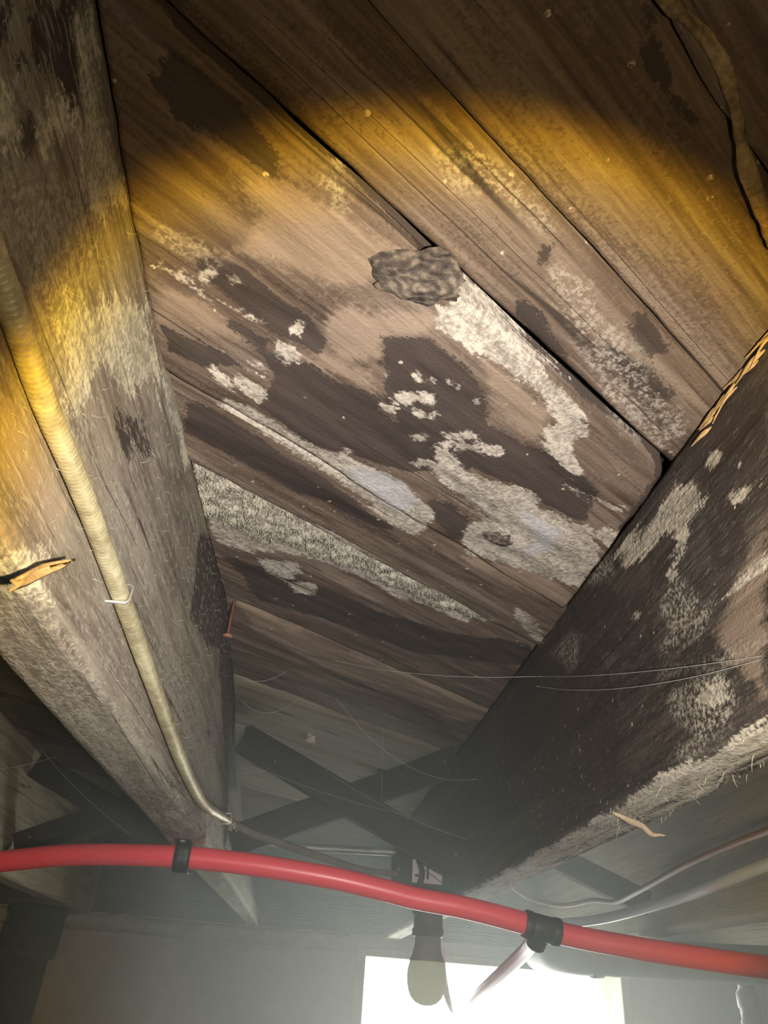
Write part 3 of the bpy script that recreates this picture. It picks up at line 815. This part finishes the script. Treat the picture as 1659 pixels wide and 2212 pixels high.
# ================================================================== mould hanging from the plank seam
def fringe():
    parts = []
    # lumpy crust along the seam at n = .462
    us = np.linspace(.195, .555, 190); ws = np.linspace(-1, 1, 21)
    V = []
    for u in us:
        x = (u - .20) / .355
        nl = np.interp(u, [.19, .25, .30, .345, .42, .486, .545, .56], [.520, .532, .522, .505, .494, .488, .476, .465]) + .004 * math.sin(u * 90) + .003 * math.sin(u * 210 + 1)
        nc = (.456 + nl) / 2; wid = (nl - .456) / 2
        for s in ws:
            n = nc + s * wid
            V.append((CT * u - ST * n, ST * u + CT * n, 1 - s * s))
    V = np.array(V)
    nz = fbm(np.c_[V[:, 0] * 130, V[:, 1] * 130, V[:, 0] * 0], 31, 4)
    hgt = V[:, 2].copy()
    V[:, 2] = ZC + .006 - hgt ** .5 * (.0035 + .0085 * nz) * np.where(nz > -.35, 1, .2)
    V[:, :2] += .0045 * np.c_[fbm(V * 70, 41), fbm(V * 70, 42)]
    parts.append((V, grid_faces(len(us), 21, flip=True)))
    # fibres
    sv = []; sf = []
    ids = rng.choice(len(V), 11000)
    for q in ids:
        p = V[q]
        if hgt[q] < .10: continue
        L = rng.uniform(.0015, .0065); r = rng.uniform(.0003, .0009)
        dr = np.array([rng.normal(0, .6), rng.normal(0.25, .6), -1.0]); dr /= np.linalg.norm(dr)
        a = rng.uniform(0, 6.28); sx = np.array([math.cos(a), math.sin(a), 0]) * r; sy = np.array([-math.sin(a), math.cos(a), 0]) * r
        b = len(sv); sv += [p + sx, p - sx * .5 + sy * .87, p - sx * .5 - sy * .87, p + dr * L]
        sf += [(b, b + 1, b + 3), (b + 1, b + 2, b + 3), (b + 2, b, b + 3)]
    parts.append((np.array(sv), sf))
    Vj, Fj = join(parts); c = Vj.mean(0)
    o = mesh_obj('mould_crust', Vj - c, Fj, M['mold'], None, c)
    tag(o, 'long crust of pale furry mould hanging along the plank seam', 'mould', kind='stuff')
fringe()

# ================================================================== fibres and splinters on timbers (parts of their joists)
def fibres(parent, org, n, place, mat, name, lmin, lmax, r):
    sv = []; sf = []
    for i in range(n):
        p, nrm, along = place()
        L = rng.uniform(lmin, lmax); k = 5
        d = along * rng.normal(0, 1) + nrm * rng.uniform(.2, .9) + rng.normal(0, .45, 3); d /= np.linalg.norm(d)
        curl = rng.normal(0, 1.0, 3); side = np.cross(d, nrm); side /= np.linalg.norm(side) + 1e-9
        b = len(sv); q = np.array(p, float)
        for j in range(k):
            rr = r * (1 - .7 * j / (k - 1)); sv += [q - org + side * rr, q - org - side * rr]
            d = d + curl * .28 - nrm * .12; d /= np.linalg.norm(d); q = q + d * L / k
        for j in range(k - 1): sf.append((b + 2 * j, b + 2 * j + 1, b + 2 * j + 3, b + 2 * j + 2))
    o = mesh_obj(name, np.array(sv), sf, mat, parent)
    o['kind'] = 'stuff'
    return o
X1 = np.array([1.0, 0, 0]); Y1 = np.array([0, 1.0, 0])
def placeL():
    y = rng.uniform(.12, .9); t = rng.uniform(.0, 1); a, b, c, d, zb = cL(y)
    return np.array([d + (b - d) * t, y, ZC + (zb - ZC) * t]), X1, Y1
fibres(JL, JLo, 1100, placeL, M['lint'], 'lint', .003, .010, .00013)
def placeR():
    y = rng.uniform(.25, 1.2); return np.array([rng.uniform(.245, .29), y, .139]), -np.array([0, 0, 1.0]), Y1
fibres(JR, JRo, 500, placeR, M['lint'], 'lint', .004, .014, .0002)
# torn slivers along the upper edge of the sooty joist
for i in range(14):
    y0 = .245 + i * .0085 + rng.uniform(-.003, .003); L = rng.uniform(.012, .034); z_ = rng.uniform(.336, .346)
    P = np.array([(.2425, y0, z_), (.2405 - rng.uniform(0, .002), y0 + L * .4, z_ - rng.uniform(.0, .004)), (.2395 - rng.uniform(0, .003), y0 + L, z_ - rng.uniform(-.003, .010))])
    V, F = tube_geo(catmull(P - JRo, 4), np.interp(np.linspace(0, 1, 9), [0, .3, 1], [.0004, rng.uniform(.0009, .0020), .0003]), 5)
    mesh_obj('torn_sliver', V, F, M['torn'], JR, smooth=False)
# long splinter hanging under the sooty joist
V, F = tube_geo(catmull(np.array([(.246, .600, .1395), (.262, .606, .136), (.276, .612, .1335), (.285, .616, .129), (.297, .618, .1295)]) - JRo, 6), np.interp(np.linspace(0, 1, 25), [0, .3, .7, 1], [.0008, .003, .0024, .0005]), 7)
V[:, 2] += .0006 * fbm(V * 300, 3)
tag(mesh_obj('splinter', V, F, M['splinter'], JR), 'pale splinter')
# torn flake on the cabled joist
fl = []
for i in range(9):
    for j in range(5):
        fl.append((-.1225 + .006 * (i / 8) ** 2 + .002 * math.sin(j * 2), .272 + .030 * i / 8 + .004 * j / 4, .128 + .030 * i / 8 * .9 + .012 * (j / 4 - .5) * (1 - .8 * abs(i / 8 - .35))))
o = mesh_obj('torn_flake', np.array(fl) - JLo, grid_faces(9, 5), M['torn'], JL)
sm = o.modifiers.new('thickness', 'SOLIDIFY'); sm.thickness = .0012
# ================================================================== ribbed armoured cable on the left joist
path = [(-.130, -.30, .215), (-.127, .0, .206), (-.124, .1831, .1979), (-.1235, .2114, .196), (-.123, .2453, .1937), (-.121, .3053, .1925), (-.117, .3975, .1845), (-.110, .5026, .1705), (-.1035, .6631, .1575), (-.1005, .82, .160), (-.098, .95, .175), (-.0955, 1.0587, .1898), (-.0925, 1.085, .1915)]
P = catmull(path, 14)
seg = np.r_[0, np.cumsum(np.linalg.norm(np.diff(P, axis=0), axis=1))]
ns = int(seg[-1] / .00075); s = np.linspace(0, seg[-1], ns)
Pf = np.c_[[np.interp(s, seg, P[:, i]) for i in range(3)]].T
rad = .0053 + .00015 * np.sin(s / .0027 * 2 * math.pi)
c0 = Pf[ns // 2].copy()
V, F = tube_geo(Pf - c0, rad, 12)
cable = empty('armoured_cable', c0)
mesh_obj('ribbed_sheath', V, F, M['armor'], cable)
tag(cable, 'yellowish ribbed armoured cable running along the side of the fuzzy joist', 'cable')
def staple(p, d, w, h, label):
    """U of wire driven into the joist face over the cable; d is the cable direction"""
    p = np.array(p); d = np.array(d, float); d /= np.linalg.norm(d)
    n = np.array([1.0, 0, 0]); sd = np.cross(d, n); sd /= np.linalg.norm(sd)
    pts = [p - sd * w - n * .010, p - sd * w + n * (h - .002), p - sd * (w - .002) + n * h, p + sd * (w - .002) + n * h, p + sd * w + n * (h - .002), p + sd * w - n * .010]
    c = p.copy(); V, F = tube_geo(np.array(pts) - c, .0009, 8)
    return tag(mesh_obj('cable_staple', V, F, M['staple'], None, c), label, 'staple')
staple((-.1185, .3945, .1848), (0, 1, -.13), .0062, .0078, 'bright steel staple holding the ribbed cable midway along the joist')
staple((-.0975, 1.06, .1900), (0, 1, .1), .0064, .0085, 'bright steel staple at the far end of the ribbed cable')
# the lighter cable that goes on to the junction box
tag(tube('lamp_cable', [(-.090, 1.10, .1915), (-.06, 1.112, .183), (-.010, 1.120, .173), (.05, 1.155, .165), (.09, 1.19, .162), (.130, 1.220, .163), (.158, 1.245, .168)], .0052, M['sheath'], seg=10),
    'dusty brown cable sagging from the joist to the junction box', 'cable')
tag(tube('conduit', [(-.0925, 1.235, .188), (.0, 1.24, .191), (.10, 1.25, .196), (.157, 1.255, .199)], .0058, M['steel'], seg=12, sub=4),
    'thin grey conduit running level into the junction box', 'conduit')

# ================================================================== junction box on the sooty joist
jb = empty('junction_box', (.197, 1.275, .146))
jo = np.array([.197, 1.275, .146])
bevel(mesh_obj('body', *box_geo(-.041, .045, -.022, .030, .0, .056), M['iron'], jb, smooth=False), .004)
bevel(mesh_obj('cover', *box_geo(-.043, .045, -.0255, -.022, -.002, .058), M['iron'], jb, smooth=False), .0012)
bevel(mesh_obj('label_plate', *box_geo(-.014, .033, -.0268, -.0255, .012, .046), M['label'], jb, smooth=False), .0004)
for b in ((.008, .012, .018, .040), (-.010, -.004, .020, .024), (.018, .026, .030, .034)):
    mesh_obj('label_print', *box_geo(b[0], b[1], -.0271, -.0268, b[2], b[3]), M['black'], jb, smooth=False)
V, F = tube_geo(catmull([(-.004, -.030, .060), (-.006, -.034, .045), (.000, -.036, .025), (-.004, -.034, .004), (-.006, -.028, -.012)], 6), .0045, 8)
mesh_obj('lead', V, F, M['black'], jb)
V, F = tube_geo(catmull([(.002, -.0275, .032), (.016, -.0285, .024), (.034, -.0275, .014)], 4), .0007, 6)
mesh_obj('wire', V, F, M['black'], jb)
for sx in (-.036, .038):
    V, F = lathe_geo([(.0, .0), (.0034, .0), (.0034, .0016), (.0, .0022)], 12)
    o = mesh_obj('screw', V, F, M['steel'], jb, (sx, -.0255, .029)); o.rotation_euler = (math.radians(90), 0, 0)
tag(jb, 'dark junction box with a white label on the sooty joist', 'junction box')

# lamp holder and bulb under the box
lp = empty('bulb_lamp', (.218, 1.295, .022))
V, F = lathe_geo([(0, .122), (.024, .122), (.026, .118), (.026, .100), (.0225, .097), (.0225, .080), (.0245, .078), (.0245, .070), (.022, .068), (0, .068)], 32)
mesh_obj('lamp_holder', V, F, M['bakelite'], lp)
V, F = lathe_geo([(0, .074), (.0195, .074), (.0200, .058), (.0225, .046), (.0265, .036), (.0265, .0352), (0, .0352)], 32)
mesh_obj('collar', V, F, M['collar'], lp)
V, F = lathe_geo([(0, .0355), (.0262, .0355), (.0288, .026), (.0298, .016), (.0292, .007), (.0270, -.002), (.0230, -.0105), (.0165, -.0165), (.0085, -.0197), (0.0006, -.0206)], 36)
mesh_obj('bulb', V, F, M['bulb'], lp)
tag(lp, 'unlit frosted bulb in a brown lamp holder hanging before the window', 'lamp')

# ================================================================== red tube under the joists
def sc(L, f): return [tuple(np.array(p) * f) for p in L]
red_pts = sc([(-.80, 1.42, .085), (-.60, 1.30, .108), (-.4689, 1.2272, .1253), (-.4091, 1.1953, .1302), (-.3076, 1.1561, .1415), (-.19, 1.1204, .1457), (-.0837, 1.1124, .1455), (.0425, 1.108, .1377), (.1252, 1.1085, .1275),
              (.1699, 1.1094, .121), (.2333, 1.1084, .1153), (.2971, 1.1094, .1065), (.3419, 1.111, .099)], .86)
red_r = .0121
tee_c = np.array((.3419, 1.111, .099)) * .86
right_pts = sc([(.3419, 1.111, .099), (.393, 1.1118, .092), (.483, 1.0987, .0833), (.6017, 1.0829, .0754), (.6879, 1.078, .0729), (.85, 1.07, .072), (1.1, 1.08, .075)], .86)
P = np.array(red_pts[:-1] + right_pts)
tag(tube('red_water_tube', P, red_r, M['red'], seg=20, sub=8), 'long red plastic tube crossing under the joists across the whole view', 'pipe')
br = [(.3375 * .86, 1.1195 * .86 + .012, .074), (.300, 1.07, .062), (.3068, 1.30, .0270), (.330, 1.56, -.0039), (.372, 1.85, -.013), (.392, 2.02, .012), (.396, 2.11, .066), (.400, 2.16, .118), (.400, 2.175, .135)]
tag(tube('red_branch_tube', br, .0088, M['red'], seg=14, sub=8), 'thinner red tube looping down from the black tee in front of the window', 'pipe')
# black tee with crimp rings
tee = empty('tee_fitting', tee_c)
d1 = np.array(right_pts[1]) - np.array(red_pts[-2]); d1 /= np.linalg.norm(d1)
def ring_along(c, d, half, r, name, mat, seg=20, ch=.0012):
    s_ = [(-half, r - ch), (-half + ch, r), (half - ch, r), (half, r - ch)]
    Pp = np.array([c + d * a for a, _ in s_]); V, F = tube_geo(Pp, np.array([b for _, b in s_]), seg)
    return mesh_obj(name, V, F, mat, tee)
ring_along(np.zeros(3), d1, .020, .0142, 'run', M['black'])
ring_along(d1 * -.0165, d1, .005, .0152, 'crimp_ring', M['black'])
ring_along(d1 * .0165, d1, .005, .0152, 'crimp_ring', M['black'])
d2 = np.array(br[1]) - np.array(br[0]); d2 /= np.linalg.norm(d2)
d2 = np.array([-.15, .5, -.6]); d2 /= np.linalg.norm(d2)
ring_along(d2 * .012, d2, .012, .0112, 'outlet', M['black'])
tag(tee, 'black plastic tee joining the two red tubes', 'pipe fitting')
# black strap holding the red tube to the joist
st_o = np.interp(-.115, [p[0] for p in red_pts], [p[1] for p in red_pts]); st_z = np.interp(-.115, [p[0] for p in red_pts], [p[2] for p in red_pts])
cst = np.array([-.128, np.interp(-.128, P[:, 0], P[:, 1]), np.interp(-.128, P[:, 0], P[:, 2])])
strap = empty('tube_strap', cst)
rr = red_r + .0030; V = []
loop = []
for a in np.linspace(-8, 188, 26): loop.append((-rr * math.cos(math.radians(a)), -rr * math.sin(math.radians(a))))
top = .1398 - cst[2]
loop = [(-.040, top), (-.020, top), (-rr - .001, top)] + loop + [(rr + .0005, top)]
hw = .0092
for (yy, zz) in loop:
    for k_, xx in enumerate((-hw, -hw * .4, hw * .4, hw)): V.append((xx, yy, zz))
V = np.array(V); V[:, 2] += .0005 * fbm(V * 250, 5)
o = mesh_obj('band', V, grid_faces(len(loop), 4), M['black'], strap)
sm = o.modifiers.new('thickness', 'SOLIDIFY'); sm.thickness = .0016; sm.offset = 0
V, F = lathe_geo([(0, .0), (.004, .0), (.0036, -.0016), (0, -.0022)], 12)
mesh_obj('screw', V, F, M['steel'], strap, (0, -.032, top - .0008))
tag(strap, 'black strap holding the red tube to the underside of the cabled joist', 'pipe strap')

# ================================================================== other pipes and cables on the right
tag(tube('blue_water_tube', sc([(.6407, 2.1062, .1939), (.7366, 1.9154, .2009), (.7661, 1.6046, .2127), (.7601, 1.3834, .2207), (.761, 1.2329, .2299), (.7279, 1.0545, .2306), (.69, .88, .228)], .60), .0066, M['blue'], seg=16, sub=8),
    'pale blue glossy tube catching the window light beside the black tee', 'pipe')
tag(tube('brown_cable', [(.40, 1.63, .250), (.4574, 1.6314, .2078), (.4968, 1.6371, .1947), (.5352, 1.5809, .1843), (.5474, 1.4613, .1819), (.5459, 1.3497, .1691), (.5125, 1.175, .1642), (.4975, .99, .1729), (.4948, .8665, .1781), (.4905, .7826, .1782), (.4786, .713, .1757), (.46, .60, .178)], .0043, M['copper'], seg=10),
    'thin brown cable drooping in the bay beside the sooty joist', 'cable')
f = 1.4 / 1.9
dr = empty('drain_pipe', (.80, 1.56, .10)); do = np.array([.80, 1.56, .10])
Pd = np.array(sc([(1.75, 2.03, .150), (1.3396, 2.07, .150), (1.1637, 2.0867, .146), (.90, 2.125, .139), (.80, 2.135, .137)], f) + [(.565, 1.585, .100), (.545, 1.60, .101), (.531, 1.630, .103), (.528, 1.67, .105), (.528, 1.75, .109)])
V, F = tube_geo(catmull(Pd, 8) - do, .0315, 24); mesh_obj('pipe_run', V, F, M['pvc'], dr)
V, F = tube_geo(np.array([(.578, 1.582, .100), (.600, 1.579, .1003)]) - do, .0345, 24); mesh_obj('elbow_collar', V, F, M['pvc'], dr)
tag(dr, 'grey drain pipe with a rounded elbow above the window corner', 'pipe')
vx, vy = .870, 1.560
vp = empty('riser_pipe', (vx, vy, -Z0 + .002))
V, F = tube_geo(np.array([(0, 0, 0), (0, 0, Z0 + .072)]), .0150, 20); mesh_obj('pipe', V, F, M['pvc_pale'], vp)
V, F = lathe_geo([(.0150, Z0 - .012), (.0195, Z0 - .012), (.0195, Z0 + .016), (.0175, Z0 + .019), (.0175, Z0 + .034), (.0205, Z0 + .037), (.0205, Z0 + .060), (.0150, Z0 + .066)], 24)
mesh_obj('coupling', V, F, M['pvc_pale'], vp)
tag(vp, 'slim grey riser pipe with a coupling at the right of the window', 'pipe')
# black soil pipe at the left
so = empty('soil_pipe', (-.585, 2.07, -Z0 + .002))
V, F = lathe_geo([(0, 0), (.050, 0), (.050, Z0 + .055), (0, Z0 + .055)], 32); mesh_obj('pipe', V, F, M['iron'], so)
V, F = lathe_geo([(.050, Z0 + .030), (.062, Z0 + .034), (.064, Z0 + .05), (.064, Z0 + .118), (.067, Z0 + .122), (.067, Z0 + .134), (.05, Z0 + .137), (0, Z0 + .137)], 32); V[:, :2] *= (1 + .02 * fbm(V * 30, 3))[:, None]
mesh_obj('hub', V, F, M['iron'], so)
tag(so, 'black iron soil pipe standing against the wall at the left', 'pipe')

# ================================================================== nails
def nail(p, length, label):
    r = empty('nail', p)
    V, F = lathe_geo([(0, 0), (.0052, 0), (.0055, .0012), (.0018, .0022), (.0016, length), (0, length)], 12)
    mesh_obj('shank', V, F, M['rust'], r)
    return tag(r, label, 'nail')
nail((-.0995, .7478, .314), .043, 'rusty nail with an orange head beside the cabled joist')

# ================================================================== cobwebs and lint
def web(pts_list, label, r=.00035):
    c = np.mean([np.mean(p, axis=0) for p in pts_list], axis=0)
    w = empty('cobweb', c)
    for pts in pts_list:
        V, F = tube_geo(catmull(np.array(pts) - c, 8), r, 5)
        mesh_obj('thread', V, F, M['web'], w)
    return tag(w, label, 'cobweb')
def sag(a, b, s, n=6):
    a = np.array(a); b = np.array(b); return [a + (b - a) * t - np.array([0, 0, s * 4 * t * (1 - t)]) for t in np.linspace(0, 1, n)]
web([sag((.242, .350, .171), (.225, .70, .288), .004), sag((.242, .352, .170), (.228, .72, .285), .010), sag((.225, .70, .288), (.02, .86, .345), .008)], 'cobweb threads stretched across the face of the sooty joist', .00022)
web([sag((.03, 1.0, .347), (.236, 1.03, .265), .035), sag((.10, 1.02, .318), (.12, 1.16, .25), .01), sag((.0, 1.14, .30), (.236, 1.10, .20), .012), sag((-.05, 1.13, .27), (.15, 1.13, .23), .004)], 'cobweb drooping in front of the bridging struts', .00024)
web([sag((-.098, 1.0, .33), (-.02, 1.02, .35), .02), sag((-.102, .90, .33), (-.04, .93, .352), .012), sag((-.099, 1.1, .26), (-.03, 1.15, .30), .01)], 'wispy cobweb in the corner beside the rusty nail', .00024)
web([sag((-.42, 1.25, .30), (-.20, 1.0, .15), .006), sag((-.49, 1.2, .25), (-.40, 1.35, .33), .01)], 'cobweb thread in the dark bay beside the red tube end', .0003)
web([sag((.30, 1.25, .165), (.45, 1.5, .145), .012), sag((.24, 1.33, .145), (.30, 1.7, .142), .02), sag((.10, 1.35, .15), (.16, 1.26, .15), .01), sag((.02, 1.40, .17), (.15, 1.32, .15), .012)], 'cobweb wisps around the lamp holder', .0004)
def clump(p, s, label, n=70):
    sv = []; sf = []
    for i in range(n):
        q = rng.normal(0, s, 3); d = rng.normal(0, 1, 3); d /= np.linalg.norm(d); e = np.cross(d, [.3, .5, .8]); e *= .0004 / np.linalg.norm(e)
        b = len(sv); sv += [q - d * s, q + e * 2, q + d * s, q - e * 2]; sf.append((b, b + 1, b + 2, b + 3))
    return tag(mesh_obj('lint_clump', np.array(sv), sf, M['lint'], None, p, False), label, 'lint')
clump((.003, 1.03, .297), .0028, 'small white clump of lint hanging in front of the bridging struts')
clump((-.089, 1.09, .1865), .003, 'pale lint clump at the cable end staple')

# ================================================================== scattering haze added to stand in for lens glare of the window
hz = NT('glare_air')
hz.n.remove(hz.b)
vsn = hz.add('ShaderNodeVolumeScatter')
vsn.inputs['Color'].default_value = (.96, 1.0, .93, 1)
vsn.inputs['Density'].default_value = .42
vsn.inputs['Anisotropy'].default_value = .55
hz.link(vsn.outputs[0], hz.n['Material Output'].inputs['Volume'])
V, F = box_geo(-.22, 1.3, .45, 1.70, -.30, .30)
c = np.array([.54, 1.1, -.30])
o = mesh_obj('glare_haze', V - c, F, hz.m, None, c, False)
tag(o, 'thin pale haze added towards the window in place of lens glare', 'haze', kind='stuff')
